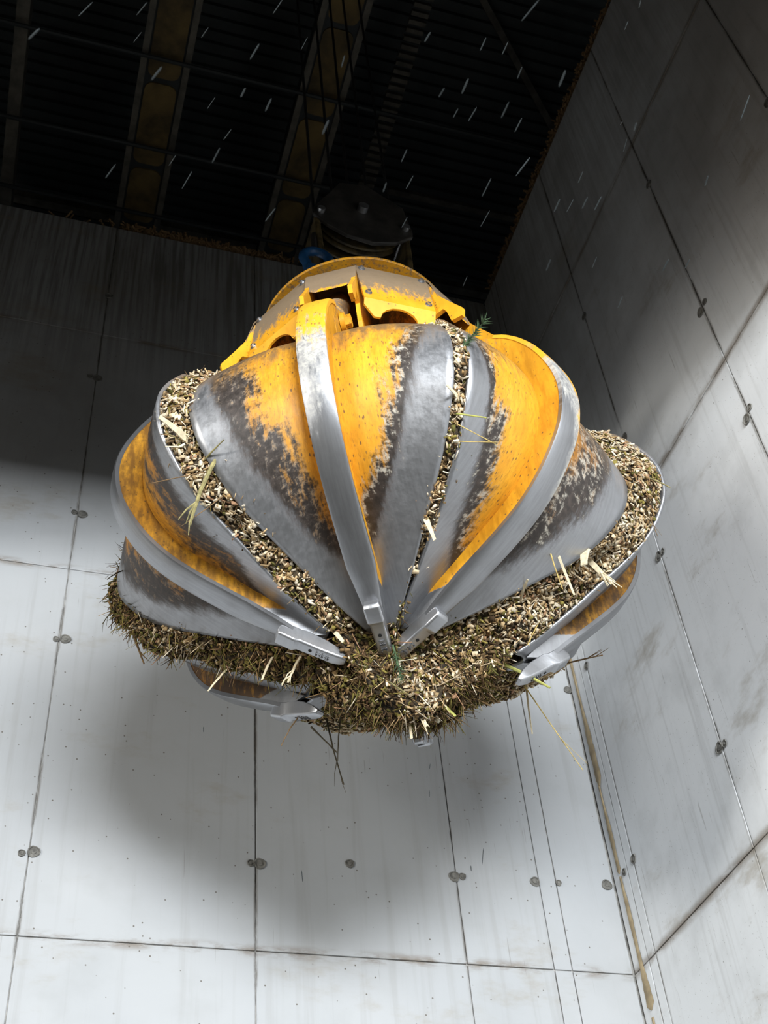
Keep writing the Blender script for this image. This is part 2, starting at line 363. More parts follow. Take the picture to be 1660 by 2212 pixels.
for i,(p,q,lab) in enumerate([((3.3,4.5,14.9),(5.35,6.4,14.9),'grey diagonal roof brace at the upper right'), ((3.2,7.15,14.8),(6.2,7.15,14.8),'pale horizontal roof tie behind the pulley block')]):
    d = (Vector(q)-Vector(p)); m = MB().tube([p,q], .05, 4); tag(m.obj('roof_brace', M_GFLANGE), lab, 'brace')
for i,yy in enumerate((8.15,9.6)):
    tag(MB().box((-2.8,yy,14.6),(6,yy+.1,14.75)).obj('purlin', M_GFLANGE), ('grey purlin under the roof sheet near the back wall','grey purlin deeper under the roof sheet')[i], 'purlin')
# festoon cable chain and gratings between the girders and the roof
g = empty('cable_chain', (2.75,5.5,14.0))
for k in range(60):
    yy = -2.6+.09*k; MB().box((-.09,yy,-.03),(.09,yy+.045,.03)).obj('chain_link', M_GFLANGE, g)
tag(g, 'long segmented cable chain under the roof right of the middle girder', 'cable chain')

# ------------------------------------------------------------------ grab
AX, AY, AZ0 = 1.5815, 4.3, 0.0
TC = math.atan2(-.93853,-.34519)               # world angle of "towards the photographer"
A0 = -9.5; AZ = {1:A0, 2:A0+60, 3:A0-60, 4:A0+120, 5:A0-120, 6:A0+180}
TH = {1:-7.2, 2:-7.1, 3:0., 4:15., 5:8.5, 6:14.5}
HINGE = np.array([.39,6.80])
def rot2(P, deg):
    P = np.array(P, float); t = math.radians(deg); Q = P[:,:2]-HINGE
    out = P.copy(); out[:,0] = Q[:,0]*math.cos(t)-Q[:,1]*math.sin(t)+HINGE[0]; out[:,1] = Q[:,0]*math.sin(t)+Q[:,1]*math.cos(t)+HINGE[1]
    return out
OUT = [(.97,6.775),(1.045,6.72),(1.13,6.63),(1.225,6.49),(1.31,6.3),(1.343,6.13),(1.32,5.95),(1.255,5.81),(1.17,5.69),(1.06,5.585),(.93,5.5),(.79,5.425),(.67,5.365),(.54,5.305),(.42,5.24)]
WELD = [(.93,6.53),(1.04,6.47),(1.12,6.37),(1.165,6.25),(1.185,6.1),(1.172,5.98),(1.12,5.85),(1.03,5.73),(.92,5.64),(.76,5.54),(.61,5.45),(.47,5.37),(.30,5.27)]
_e = [(1.12,6.33),(1.19,6.22),(1.26,6.07),(1.28,5.93),(1.235,5.78),(1.14,5.665),(1.02,5.57),(.87,5.50),(.68,5.435),(.47,5.365),(.27,5.31),(.13,5.285)]
EDGE = rot2([(r*math.cos(math.radians(28.3)), z, r*math.sin(math.radians(28.3))) for r,z in _e], 7.1)   # x, z, half width
# steel width, grime width (left, right of each tine as seen from outside; index 0 = -y side, 1 = +y side)
WEAR = {1:((.13,.20),(.17,.10)), 2:((.12,.10),(.15,.30)), 3:((.13,.26),(.11,.22)), 4:((.12,.16),(.12,.2)), 5:((.10,.2),(.10,.2)), 6:((.10,.2),(.10,.2))}
LOW = {1:.25, 2:.3, 3:1.0, 4:.9, 5:1., 6:1.}
def tine_frame(k):
    return Matrix.Rotation(TC+math.radians(AZ[k]), 4, 'Z')
def set_attr(o, name, data, typ='FLOAT'):
    a = o.data.attributes.new(name, typ, 'POINT')
    if typ == 'FLOAT': a.data.foreach_set('value', np.asarray(data, np.float32).ravel())
    else: a.data.foreach_set('vector', np.asarray(data, np.float32).ravel())
grab = empty('orange_peel_grab', (AX,AY,0))
tag(grab, 'large yellow six-tine grab with worn steel edges, closed around wood chips', 'grab')
NS, NV = 56, 37
def shell_grid(k):
    W = rot2(spline(WELD, NS), TH[k]); E = rot2(spline(EDGE, NS), TH[k]-{4:3.,5:5.,6:3.}.get(k,0))
    vv = np.linspace(-1,1,NV); s = np.linspace(0,1,NS)
    P = np.zeros((NS,NV,3)); 
    for i in range(NS):
        a = np.abs(vv); bl = a**1.8
        bulge = .045*np.sin(np.pi*np.clip(a,0,1)**.8)*min(1,(1-s[i])*2.2)
        P[i,:,0] = W[i,0]+(E[i,0]-W[i,0])*bl+bulge*.75
        P[i,:,2] = W[i,1]+(E[i,1]-W[i,1])*bl-bulge*.45*min(1,s[i]*3)
        P[i,:,1] = vv*E[i,2]*(1 if s[i]>.06 else .88+2*s[i])
    return P, W, E
def build_tine(k):
    M = tine_frame(k); P, W, E = shell_grid(k); s = np.linspace(0,1,NS); vv = np.linspace(-1,1,NV)
    # rolled-in top lip
    lip = P[:1].copy(); c = np.array([0,0,0]); lip[0,:,0] -= .07; lip[0,:,2] += .012
    G = np.concatenate([lip, P], 0); ns = NS+1
    faces = [(i*NV+j, (i+1)*NV+j, (i+1)*NV+j+1, i*NV+j+1) for i in range(ns-1) for j in range(NV-1)]
    o = mesh('tine_shell', G.reshape(-1,3), faces, M_SHELL, grab, True, M)
    L = np.r_[-.06, np.linspace(0,1.9,NS)]
    wear = np.zeros((ns,NV)); uv = np.zeros((ns,NV,3)); dust = np.zeros((ns,NV)); low = np.zeros((ns,NV))
    for i in range(ns):
        si = s[max(0,i-1)]; hw = E[max(0,i-1),2]
        for j in range(NV):
            side = 0 if vv[j] < 0 else 1; sw, gw = WEAR[k][side]
            sw *= (.45+.75*min(1,si*3.2)); d = (1-abs(vv[j]))*hw+.02
            if si > .72: d -= (si-.72)*.5
            wear[i,j] = d/sw if d < sw else 1+(d-sw)/gw
            uv[i,j] = (vv[j]*hw+k*3.3, L[i]+k*1.7, 0)
            dust[i,j] = max(0, 1-si/.38)*1.08+ (.25 if k==2 and side==1 else 0)*max(0,1-si*2)
            low[i,j] = (.95 if k==2 and side==1 else LOW[k]*(.5+.5*si if k==3 else .35+.65*si)) if side or k!=1 else min(1,LOW[k]+.35)*(.4+.6*si)
    set_attr(o,'prim',[{1:.9,2:.8}.get(k,.15)*(1 if (k==1)==(abs(1)>0 and (i%NV)>=NV//2) or k==2 else .25) for i in range(ns*NV)]); set_attr(o,'wear',wear); set_attr(o,'dust',dust); set_attr(o,'low',low); set_attr(o,'uvw',uv,'FLOAT_VECTOR')
    m = o.modifiers.new('solid','SOLIDIFY'); m.thickness = .018; m.offset = -1
    # rib: wear strip on the outside
    N = 72; O = rot2(spline(OUT, N), TH[k]); T = np.gradient(O, axis=0); T /= np.linalg.norm(T,axis=1)[:,None]; nrm = np.c_[-T[:,1], T[:,0]]   # points outwards
    if (nrm[N//2]*np.array([1,-.2])).sum() < 0: nrm = -nrm
    q = np.linspace(0,1,N)
    hw = .07-.004*q; hw = np.where(q>.86, hw-(q-.86)/.14*.032, hw)
    v = []; f = []; wr_ = []; uv = []
    sec = [(-1,-.5),(-1,0),(-.82,.14),(0,.2),(.82,.14),(1,0),(1,-.5)]
    for i in range(N):
        for (a,h) in sec:
            p = O[i]+nrm[i]*h*.04; v.append((p[0], a*hw[i], p[1]))
            wr_.append(q[i]/.36 if k==1 else (q[i]/.27-max(0,a)*(q[i]/.27-q[i]/.55) if k==2 else .9+q[i]/.24 if k==3 else 1.2+q[i]/.2)); uv.append((a*hw[i]+k*2.1, q[i]*2.3+k, 0))
    ns_ = len(sec)
    for i in range(N-1):
        for a in range(ns_): f.append((i*ns_+a,(i+1)*ns_+a,(i+1)*ns_+(a+1)%ns_,i*ns_+(a+1)%ns_))
    f += [tuple(range(ns_)), tuple((N-1)*ns_+a for a in range(ns_))[::-1]]
    st = mesh('wear_strip', v, f, M_STRIP, o, True); st.data.set_sharp_from_angle(angle=math.radians(40))
    set_attr(st,'wear',wr_); set_attr(st,'uvw',uv,'FLOAT_VECTOR')
    # rib side plates from strip to shell, running up into the hinge arm
    Wq = rot2(spline(WELD, N), TH[k])
    for sd in (-1,1):
        v = []; f = []; du = []
        for i in range(N):
            a = O[i]-nrm[i]*.018; b_ = Wq[i]-(Wq[i]-O[i])*0
            if np.dot(a-b_, nrm[i]) < .004: b_ = a-nrm[i]*.004
            y0 = (hw[i]-.004)*sd; y1 = y0-.014*sd
            v += [(a[0],y0,a[1]),(b_[0],y0,b_[1]),(b_[0],y1,b_[1]),(a[0],y1,a[1])]; du += [max(0,.35-q[i]*3)]*4
        for i in range(N-1):
            for e in range(4): f.append((i*4+e,i*4+(e+1)%4,(i+1)*4+(e+1)%4,(i+1)*4+e))
        f += [(0,1,2,3),((N-1)*4+3,(N-1)*4+2,(N-1)*4+1,(N-1)*4)]
        mb = MB().add(v,f)
        arm = [(.97,6.75),(.90,6.80),(.78,6.90),(.60,6.93),(.42,6.90),(.33,6.84),(.32,6.76),(.38,6.70),(.55,6.66),(.75,6.60),(.90,6.55),(1.0,6.5),(1.05,6.6)]
        arm = rot2(arm, TH[k])
        mb.prism([tuple(a) for a in arm], (hw[0]-.004)*sd-.014*sd, (hw[0]-.004)*sd+.001*sd, lambda a,b_,h: (a,h,b_))
        pl = mb.obj('rib_side_plate', M_PLATE, o, True)
        qq = np.repeat(q, 4); set_attr(pl,'bare', list(np.clip((qq-.87)/.05,0,1)*1.2)+[0]*(len(pl.data.vertices)-4*N)); set_attr(pl,'dirt',[{1:.25,2:.3,3:.85,4:1.0,5:1.35,6:1.35}[k]]*len(pl.data.vertices)); set_attr(pl,'dust',du+[.35]*(len(pl.data.vertices)-len(du)))
    # forged tooth at the tip
    t0 = O[-1]; tv = T[-1]; nv = nrm[-1]
    def tp(x, y, h): p = t0+tv*x+nv*h; return (p[0], y, p[1])
    mb = MB(); secs = [(-.115,.036,-.005,.045),(-.10,.040,-.02,.058),(-.02,.040,-.03,.050),(.0,.034,-.045,.035),(.10,.032,-.055,.018),(.17,.034,-.05,.006),(.205,.030,-.042,-.006),(.225,.022,-.035,-.014)]
    v = []; f = []
    for (x,w,h0,h1) in secs:
        v += [tp(x,-w,h0),tp(x,w,h0),tp(x,w,h1-.006),tp(x,w-.008,h1),tp(x,-w+.008,h1),tp(x,-w,h1-.006)]
    for i in range(len(secs)-1):
        for e in range(6): f.append((i*6+e,i*6+(e+1)%6,(i+1)*6+(e+1)%6,(i+1)*6+e))
    f += [tuple(range(6)), tuple((len(secs)-1)*6+e for e in range(6))[::-1]]
    mb.add(v,f); th = mb.obj('tooth', M_STEEL, o, True, bevel=.004)
    n = 12; v = [tp(.06+.0085*math.cos(2*math.pi*a/n), .0085*math.sin(2*math.pi*a/n), .0268-.0085*math.cos(2*math.pi*a/n)*.15) for a in range(n)]
    mesh('tooth_hole_disc', v, [tuple(range(n))], M_HOLE_SHADE, o)  # flat black disc on the tooth; the hole's shade is only colour
    # worn raised casting marks on the tooth (illegible)
    mb = MB()
    for c_ in range(5):
        x = .088+c_*.014
        for (y0,y1,x0,x1) in ((-.014,.014,0,.003),(-.014,-.009,0,.009),(.009,.014,0,.008)) if c_%2==0 else ((-.014,.014,.006,.009),(-.003,.003,0,.009)):
            hb = .021-(x-.09)*.17
            vv_ = [tp(x+xx,yy,hb+hh) for hh in (-.004,.0025) for (xx,yy) in ((x0,y0),(x1,y0),(x1,y1),(x0,y1))]
            mb.add(vv_, [(0,3,2,1),(4,5,6,7),(0,1,5,4),(1,2,6,5),(2,3,7,6),(3,0,4,7)])
    mb.obj('casting_mark', M_MARK, o)
    # cylinder from crown to rib top, with pin
    pin = rot2([(.88,6.72)], TH[k])[0]; top = np.array([.46,7.40]); d = (top-pin)/np.linalg.norm(top-pin)
    mid = pin+d*.20
    cyl = MB().tube([(pin[0],0,pin[1]),(mid[0],0,mid[1])], .036, 16).tube([(mid[0],0,mid[1]),(mid[0]+d[0]*.03,0,mid[1]+d[1]*.03),(top[0],0,top[1])], [.05,.068,.068], 20).obj('hydraulic_cylinder', M_PLATE, o, True)
    set_attr(cyl,'dust',[.75]*len(cyl.data.vertices))
    pn = MB().tube([(pin[0],-.13,pin[1]),(pin[0],.10,pin[1])], .028, 14).tube([(pin[0],.07,pin[1]),(pin[0],.095,pin[1])], .05, 14).tube([(pin[0],.095,pin[1]),(pin[0],.125,pin[1])], .036, 6).obj('pin_bolt', M_PLATE, o, True)
    set_attr(pn,'dust',[.1]*len(pn.data.vertices))
    return o
tines = {k: build_tine(k) for k in range(1,7)}
desc = {1:'front tine shell, bright steel strip, wide worn patch', 2:'right tine shell, mostly yellow'}

# crown: disc, hood panels, cylinder bays, central column
def paint_dust(o, fn):
    set_attr(o, 'dust', [fn(v.co) for v in o.data.vertices])
def ring_disc(name, r, z, th, mat, lip=.03):
    n = 72; v = []; f = []; prof = [(.0,z-.0),(r-.02,z),(r,z-.012),(r,z+th),(0,z+th)]
    prof = [(.001,z),(r-.004,z),(r,z+.004),(r,z+th),(.001,z+th)]
    for (rr,zz) in prof:
        for q in range(n): a = 2*math.pi*q/n; v.append((rr*math.cos(a),rr*math.sin(a),zz))
    for i in range(len(prof)-1):
        for q in range(n): f.append((i*n+q,i*n+(q+1)%n,(i+1)*n+(q+1)%n,(i+1)*n+q))
    return MB().add(v,f).obj(name, mat, grab, True)
d = ring_disc('crown_disc', .58, 7.655, .016, M_HOOD); paint_dust(d, lambda c: .45)
cc = MB().tube([(0,0,6.3),(0,0,7.58)], .24, 28).tube([(0,0,7.42),(0,0,7.655)], .33, 36).tube([(0,0,6.95),(0,0,7.0)], .33, 28).tube([(0,0,6.72),(0,0,6.82)], .36, 28).obj('central_column', M_PLATE, grab, True); paint_dust(cc, lambda c: .75 if c.z>7.3 else .2)
for k in range(1,7):
    Mk = tine_frame(k)
    # side cheeks of the cylinder bay
    for sd in (-1,1):
        chk = [(.26,7.455),(.615,7.455),(.665,7.40),(.725,7.22),(.79,7.10),(.855,6.985),(.845,6.925),(.775,6.945),(.755,7.05),(.735,7.09),(.655,7.09),(.635,6.96),(.60,6.90),(.42,6.90),(.26,7.0)]
        m = MB().prism(chk, sd*.118, sd*.142, lambda a,b_,h: (a,h,b_))
        o = m.obj('bay_cheek', M_HOOD, grab); o.matrix_local = Mk; paint_dust(o, lambda c: .75 if c.z > 7.3 else .2)
    # hooded cap with chamfered opening
    m = MB(); w = .143
    cap = [(.30,7.472),(.64,7.470),(.672,7.42),(.718,7.235),(.730,7.185)]
    v = []; f = []
    for i,(a,b_) in enumerate(cap):
        ww = w if i < 4 else w-.06
        for (h) in (0,-.014): v += [(a,-ww,b_+h),(a,ww,b_+h)]
    for i in range(len(cap)-1):
        b0 = i*4; f += [(b0,b0+1,b0+5,b0+4),(b0+2,b0+6,b0+7,b0+3),(b0,b0+4,b0+6,b0+2),(b0+1,b0+3,b0+7,b0+5)]
    f += [(0,2,3,1),(16,17,19,18)]
    m.add(v,f); o = m.obj('bay_cap', M_HOOD, grab); o.matrix_local = Mk; paint_dust(o, lambda c: 1.2 if c.z > 7.22 else .5)
    # hood panel between this tine and the next, folded skirt with half-round cut-out
    Mp = Matrix.Rotation(TC+math.radians(AZ[k]+30), 4, 'Z')
    m = MB(); xt, zt, xb, zb, xs, zs = .633, 7.455, .704, 7.055, .665, 6.955
    wt, wb_ = .209, .200
    v = [(xt,-wt,zt),(xt,wt,zt),(xb,wb_,zb),(xb,-wb_,zb)]
    vi = [(x-.014,y,z) for x,y,z in v]; m.add(v+vi, [(0,1,2,3),(7,6,5,4),(0,4,5,1),(1,5,6,2),(2,6,7,3),(3,7,4,0)])
    sk = [(-wb_,0),(-wb_,-.04),(-wb_+.06,-.105),(-.11,-.105)]
    for q in range(0,9): a = math.pi*q/8; sk.append((-.105*math.cos(a), -.105+.075*math.sin(a)))
    sk += [(.11,-.105),(wb_-.02,-.105),(wb_,-.06),(wb_,0)]
    n = len(sk); v = []
    for h in (0,-.012):
        for (y,z) in sk: t = -z/.105; v.append((xb+(xs-xb)*t+h, y, zb+(zs-zb)*t))
    top = [i for i in range(n)]
    fs = []
    for i in range(n-1): fs.append((i,i+1,n+i+1,n+i))
    # triangulate the skirt face through the fold line
    bm_faces = []
    for h in (0,n):
        # fan strip: connect every lower point to a matching point on the fold line
        pass
    base = len(v); fold = [(y,0) for (y,z) in sk]
    for h in (0,-.012):
        for (y,z) in fold: v.append((xb+h, y, zb))
    for i in range(n-1):
        fs.append((i,i+1,base+i+1,base+i)); fs.append((n+i+1,n+i,base+n+i,base+n+i+1))
    m.add(v, fs); o = m.obj('hood_panel', M_HOOD, grab); o.matrix_local = Mp
    bm = bmesh.new(); bm.from_mesh(o.data); bmesh.ops.subdivide_edges(bm, edges=[e for e in bm.edges if e.calc_length()>.2], cuts=5, use_grid_fill=True); bm.to_mesh(o.data); bm.free()
    paint_dust(o, lambda c: min(1, max(0, .1+(c.z-7.06)/.3)) if c.x < .75 and c.z > 7.05 else .05)
    for (y,z) in ((-.175,7.42),(.175,7.42),(-.17,7.12),(.17,7.12)):
        t = (zt-z)/(zt-zb); x = xt+(xb-xt)*t
        bo = MB().tube([(x-.01,y,z),(x+.006,y,z+.001)], .02, 12).tube([(x+.006,y,z+.001),(x+.018,y,z+.003)], .011, 6).obj('hood_bolt', M_STEEL, o, True)

# ------------------------------------------------------------------ pulley block above the grab, shackle, ropes
blk = empty('pulley_block', (AX+.06,AY,8.62)); tag(blk, 'black greasy pulley block with pentagonal cheek plates above the grab', 'pulley block')
cheek = [(-.34,.10),(-.345,.16),(-.14,.56),(.05,.60),(.30,.40),(.345,.12),(.34,.06),(.22,-.05),(.05,-.11),(-.12,-.08),(-.25,0)]
for y in (-.17,.14):
    MB().prism(cheek, y, y+.03, lambda a,b_,h: (a,h,b_)).obj('cheek_plate', M_BLOCK, blk, bevel=.008)
for y in (-.09,.03):
    m = MB().tube([(0,y,.22),(0,y+.015,.22),(0,y+.03,.22),(0,y+.045,.22),(0,y+.06,.22)], [.30,.30,.26,.30,.30], 40); m.obj('sheave', M_BLOCKY, blk, True)
MB().tube([(0,-.215,.25),(0,.2,.25)], .035, 16).obj('sheave_pin', M_STEEL, blk, True)
for x,z in ((-.29,.13),(.29,.13)): MB().tube([(x,-.2,z),(x,.19,z)], .026, 12).obj('tie_bolt', M_STEEL, blk, True)
for s in (-1,1):
    m = MB(); m.prism([(-.09,.12),(.0,.12),(.03,-.2),(.06,-.50),(-.04,-.52),(-.08,-.2)], -.15, .12, lambda a,b_,h: (s*(.29-a*.4)+0, h, b_))
    m.obj('yoke_arm', M_BLOCKY, blk, bevel=.01)
MB().box((-.30,-.13,-.62),(.30,.11,-.50)).obj('yoke_crosshead', M_BLOCK, blk, bevel=.015)
MB().tube([(-.06,0,-.55),(-.06,0,-.946)], .09, 18).obj('swivel_stem', M_BLOCK, blk, True)
sh = empty('shackle', (AX-.28,AY-.17,8.03)); tag(sh, 'blue forged lifting shackle beside the pulley block', 'shackle')
pts = []
for q in range(15):
    a = math.radians(-40+q*260/14); pts.append((.085*math.cos(a), 0, .14+.085*math.sin(a)))
MB().tube([(.05,0,-.02)]+pts+[(-.05,0,-.02)], .03, 12).obj('shackle_bow', M_BLUE, sh, True)
MB().box((-.07,-.045,-.09),(.07,.045,.03)).obj('shackle_body', M_BLUE, sh, bevel=.015)
MB().tube([(-.09,0,-.05),(.09,0,-.05)], .026, 10).obj('shackle_pin', M_BLOCK, sh, True)
lk = MB().tube([(.0,0,.20),(.0,.03,.32),(.01,.05,.5)], .02, 8).obj('hanger_chain', M_BLOCK, sh, True)
for i,(x0,y0,x1,y1,lab) in enumerate([(-.30,-.05,-.34,-.05,'leftmost rope above the pulley block'),(-.16,-.05,-.18,-.05,'second rope from the left above the pulley block'),(.0,.06,.02,.06,'third rope from the left above the pulley block'),(.10,-.05,.10,-.05,'fourth rope from the left above the pulley block'),(.30,.06,.30,.06,'rightmost rope above the pulley block')]):
    r = MB().tube([(AX+.06+x0,AY+y0,8.84),(AX+.06+x1,AY+y1,14.6)], .011, 8).obj('wire_rope', M_ROPE, None, True)
    tag(r, 'thin black steel '+lab, 'rope', 'hoist ropes')

# ------------------------------------------------------------------ wood chips held by the grab
CEN = np.array([0,0,5.95])
def az3(P, k):                                   # tine-local -> grab-local
    a = TC+math.radians(AZ[k]); c, s = math.cos(a), math.sin(a); P = np.asarray(P, float)
    return np.stack([P[...,0]*c-P[...,1]*s, P[...,0]*s+P[...,1]*c, P[...,2]], -1)
order = [1,2,4,6,5,3]                            # round the grab, increasing azimuth
GAPB = {(1,2):.0, (2,4):.0, (4,6):.03, (6,5):.0, (5,3):.06, (3,1):.0}
NR = 34
rows = []; gapmask = []
sh_cache = {k: shell_grid(k)[0] for k in order}
for r in range(NR):
    i = int(round(r/(NR-1)*(NS-1))); ring = []; gm = []
    for n_, k in enumerate(order):
        k2 = order[(n_+1) % 6]; P = sh_cache[k]; P2 = sh_cache[k2]
        # under the shell of k, from left edge to right edge, inset
        cols = [0,6,12,18,24,30,36]
        for c_ in cols:
            p = az3(P[i,c_], k); dvec = p-np.array([0,0,p[2]+.25]); dvec /= np.linalg.norm(dvec)
            ring.append(p-dvec*(.035 if c_ in (0,36) else .075)); gm.append(.55 if c_ in (0,36) else 0.)
        a = az3(P[i,36], k); b_ = az3(P2[i,0], k2)
        gw = np.linalg.norm(a-b_); B = GAPB[(k,k2)]
        for t in (.2,.4,.6,.8):
            p = a*(1-t)+b_*t; dvec = p-np.array([0,0,p[2]+.3]); dvec /= np.linalg.norm(dvec)
            p = p-dvec*.02+dvec*(B*math.sin(math.pi*t)+.03*min(1,gw*4)*math.sin(math.pi*t)*math.sin(r*.9+n_))
            ring.append(p); gm.append(1.)
    rows.append(ring); gapmask.append(gm)
rows = np.array(rows); gapmask = np.array(gapmask)      # row 0 = top, last = tips
# heap at the top and sagging belly at the bottom
def cap(ring, zc, steps, power, zoff):
    out = []
    c = np.array([0.06*math.cos(TC+math.pi),0.06*math.sin(TC+math.pi),zc]) if zc < 5.5 else np.array([0.,0.,zc])
    for t in steps:
        q = ring*(1-t)+c*t; q[:,2] = ring[:,2]*(1-t)**power+zc*(1-(1-t)**power); q[:,2] += zoff*math.sin(math.pi*t); out.append(q)
    return out
topr = rows[0].copy(); topr[:,2] += .05*gapmask[0]
tops = cap(topr, 6.62, (.9,.75,.6,.45,.3,.18,.08), 1.0, .03)
low = rows[-1].copy()
bots = cap(low, 4.99, (.12,.28,.45,.62,.78,.92), 1.9, -.04)
allr = np.concatenate([np.array(tops), rows, np.array(bots)], 0); msk = np.concatenate([np.ones((len(tops),rows.shape[1]))*.8, gapmask, np.ones((len(bots),rows.shape[1]))], 0)
nr, nc = allr.shape[:2]
# lumpy noise
def lump(P, f, ph): return np.sin(P[...,0]*f+ph)*np.sin(P[...,1]*f*1.13+ph*2)*np.sin(P[...,2]*f*.91+ph*3)
rad = allr-CEN; rad /= np.linalg.norm(rad,axis=-1)[...,None]
amp = np.where(msk>.9, 1., .15)
allr = allr+rad*(amp*(lump(allr,11,.4)*.05+lump(allr,23,1.7)*.035))[...,None]
core_v = allr.reshape(-1,3); core_f = [(i*nc+j, (i+1)*nc+j, (i+1)*nc+(j+1)%nc, i*nc+(j+1)%nc) for i in range(nr-1) for j in range(nc)]
core_f += [tuple(range(nc))[::-1], tuple((nr-1)*nc+j for j in range(nc))]
def mat_chips(name):
    N = NT(name); c = N.attr('chip_color').outputs['Color']; n = N.noise(N.pos(), 90, 3, .6)
    c2 = N.mix(N.ramp(n,.3,.7), N.mix(.35, c, (0,0,0)), c); N.bump(n,.2,.003)
    return N.out(c2, .85, 0, .2)
M_CHIP = mat_chips('wood_chip')
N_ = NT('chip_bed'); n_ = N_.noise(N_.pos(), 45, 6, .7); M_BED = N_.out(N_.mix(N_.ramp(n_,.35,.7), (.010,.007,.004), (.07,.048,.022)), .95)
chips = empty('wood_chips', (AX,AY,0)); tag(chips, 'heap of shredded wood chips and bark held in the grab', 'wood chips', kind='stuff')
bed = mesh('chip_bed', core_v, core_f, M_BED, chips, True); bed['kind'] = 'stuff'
# sample the bed surface
qi = np.array([f for f in core_f if len(f) == 4]); A_, B_, C_, D_ = (core_v[qi[:,k]] for k in range(4))
area_ = np.linalg.norm(np.cross(C_-A_, D_-B_), axis=1)/2
mq = msk.reshape(-1)[qi].max(1); wgt = area_*np.where(mq>.9,1.,np.where(mq>.5,.8,.03))
wgt[area_<1e-8] = 0
NCH = 62000
pick = RNG.choice(len(qi), NCH, p=wgt/wgt.sum()); u, v_ = RNG.random(NCH)[:,None], RNG.random(NCH)[:,None]
pos = (A_[pick]*(1-u)+B_[pick]*u)*(1-v_)+(D_[pick]*(1-u)+C_[pick]*u)*v_
nor = np.cross(C_-A_, D_-B_)[pick]; nor /= np.linalg.norm(nor,axis=1)[:,None]+1e-9
flip = (nor*(pos-CEN)).sum(1) < 0; nor[flip] *= -1
mg = mq[pick]
# palette by place: pale fresh chips in the side gaps, dark moss and bark below and at the left
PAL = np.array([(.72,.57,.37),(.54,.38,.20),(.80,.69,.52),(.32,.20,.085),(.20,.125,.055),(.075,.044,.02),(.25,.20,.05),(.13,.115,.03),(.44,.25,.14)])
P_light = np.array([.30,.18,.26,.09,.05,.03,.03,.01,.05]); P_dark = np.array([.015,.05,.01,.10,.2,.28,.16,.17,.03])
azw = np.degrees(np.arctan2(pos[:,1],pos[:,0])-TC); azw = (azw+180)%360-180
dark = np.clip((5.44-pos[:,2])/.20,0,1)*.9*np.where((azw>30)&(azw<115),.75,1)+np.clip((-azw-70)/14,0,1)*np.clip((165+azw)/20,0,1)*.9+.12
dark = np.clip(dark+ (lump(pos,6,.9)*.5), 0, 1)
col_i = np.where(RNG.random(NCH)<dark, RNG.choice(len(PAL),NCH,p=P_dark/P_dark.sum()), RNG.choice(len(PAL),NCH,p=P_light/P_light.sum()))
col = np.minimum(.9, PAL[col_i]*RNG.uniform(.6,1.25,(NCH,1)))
# dimensions and orientation
kind = RNG.random(NCH)
Ln = np.where(kind<.6, RNG.uniform(.010,.030,NCH), np.where(kind<.95, RNG.uniform(.02,.05,NCH), RNG.uniform(.04,.09,NCH)))
Wd = np.where(kind<.6, Ln*RNG.uniform(.4,.95,NCH), np.where(kind<.95, RNG.uniform(.004,.012,NCH), RNG.uniform(.0015,.004,NCH)))
Th = np.minimum(Wd, RNG.uniform(.003,.010,NCH))
hang = np.clip((5.35-pos[:,2])/.2,0,1); leftb = np.clip((-azw-80)/15,0,1)*np.clip((150+azw)/20,0,1)
needle = (RNG.random(NCH) < np.maximum(hang*.22, leftb*.22)) & (mg>.9)
Ln = np.where(needle, RNG.uniform(.03,.12,NCH), Ln); Wd = np.where(needle, RNG.uniform(.002,.006,NCH), Wd); Th = np.where(needle, Wd, Th)
out_b = np.where(needle, 1.6, np.where(RNG.random(NCH)<.35, .9, .25))
ax = RNG.normal(size=(NCH,3)); ax -= nor*(ax*nor).sum(1)[:,None]; ax /= np.linalg.norm(ax,axis=1)[:,None]
ax = ax+nor*(out_b*RNG.uniform(-.2,1,NCH))[:,None]; ax[:,2] -= np.where(needle,.9,0); ax /= np.linalg.norm(ax,axis=1)[:,None]
sd = np.cross(ax, nor+RNG.normal(size=(NCH,3))*.5); sd /= np.linalg.norm(sd,axis=1)[:,None]; tn = np.cross(ax, sd)
cen = pos+nor*RNG.uniform(-.006,.016,NCH)[:,None]+ax*(np.where(needle,Ln*.4,Ln*.15))[:,None]
corners = []
for sx in (-1,1):
    for sy in (-1,1):
        for sz in (-1,1):
            tp_ = np.where(needle, np.where(sx>0,.35,1.), np.where(sx>0,.75,1.))
            corners.append(cen+ax*(sx*Ln/2)[:,None]+sd*(sy*Wd/2*tp_)[:,None]+tn*(sz*Th/2*tp_)[:,None])
V = np.stack(corners,1).reshape(-1,3)
fq = np.array([(0,1,3,2),(4,6,7,5),(0,4,5,1),(2,3,7,6),(0,2,6,4),(1,5,7,3)])
Fq = (np.arange(NCH)[:,None,None]*8+fq[None]).reshape(-1,4)
me = bpy.data.meshes.new('chip_pieces'); me.vertices.add(len(V)); me.vertices.foreach_set('co', V.astype(np.float32).ravel())
me.loops.add(Fq.size); me.loops.foreach_set('vertex_index', Fq.astype(np.int32).ravel()); me.polygons.add(len(Fq)); me.polygons.foreach_set('loop_start', np.arange(0,Fq.size,4,dtype=np.int32))
me.update(calc_edges=True); me.validate()
ca = me.attributes.new('chip_color','FLOAT_COLOR','POINT'); ca.data.foreach_set('color', np.repeat(np.c_[col,np.ones(NCH)],8,axis=0).astype(np.float32).ravel())
me.materials.append(M_CHIP); cp = bpy.data.objects.new('chip_pieces', me); COL.objects.link(cp); cp.parent = chips; cp['kind'] = 'stuff'

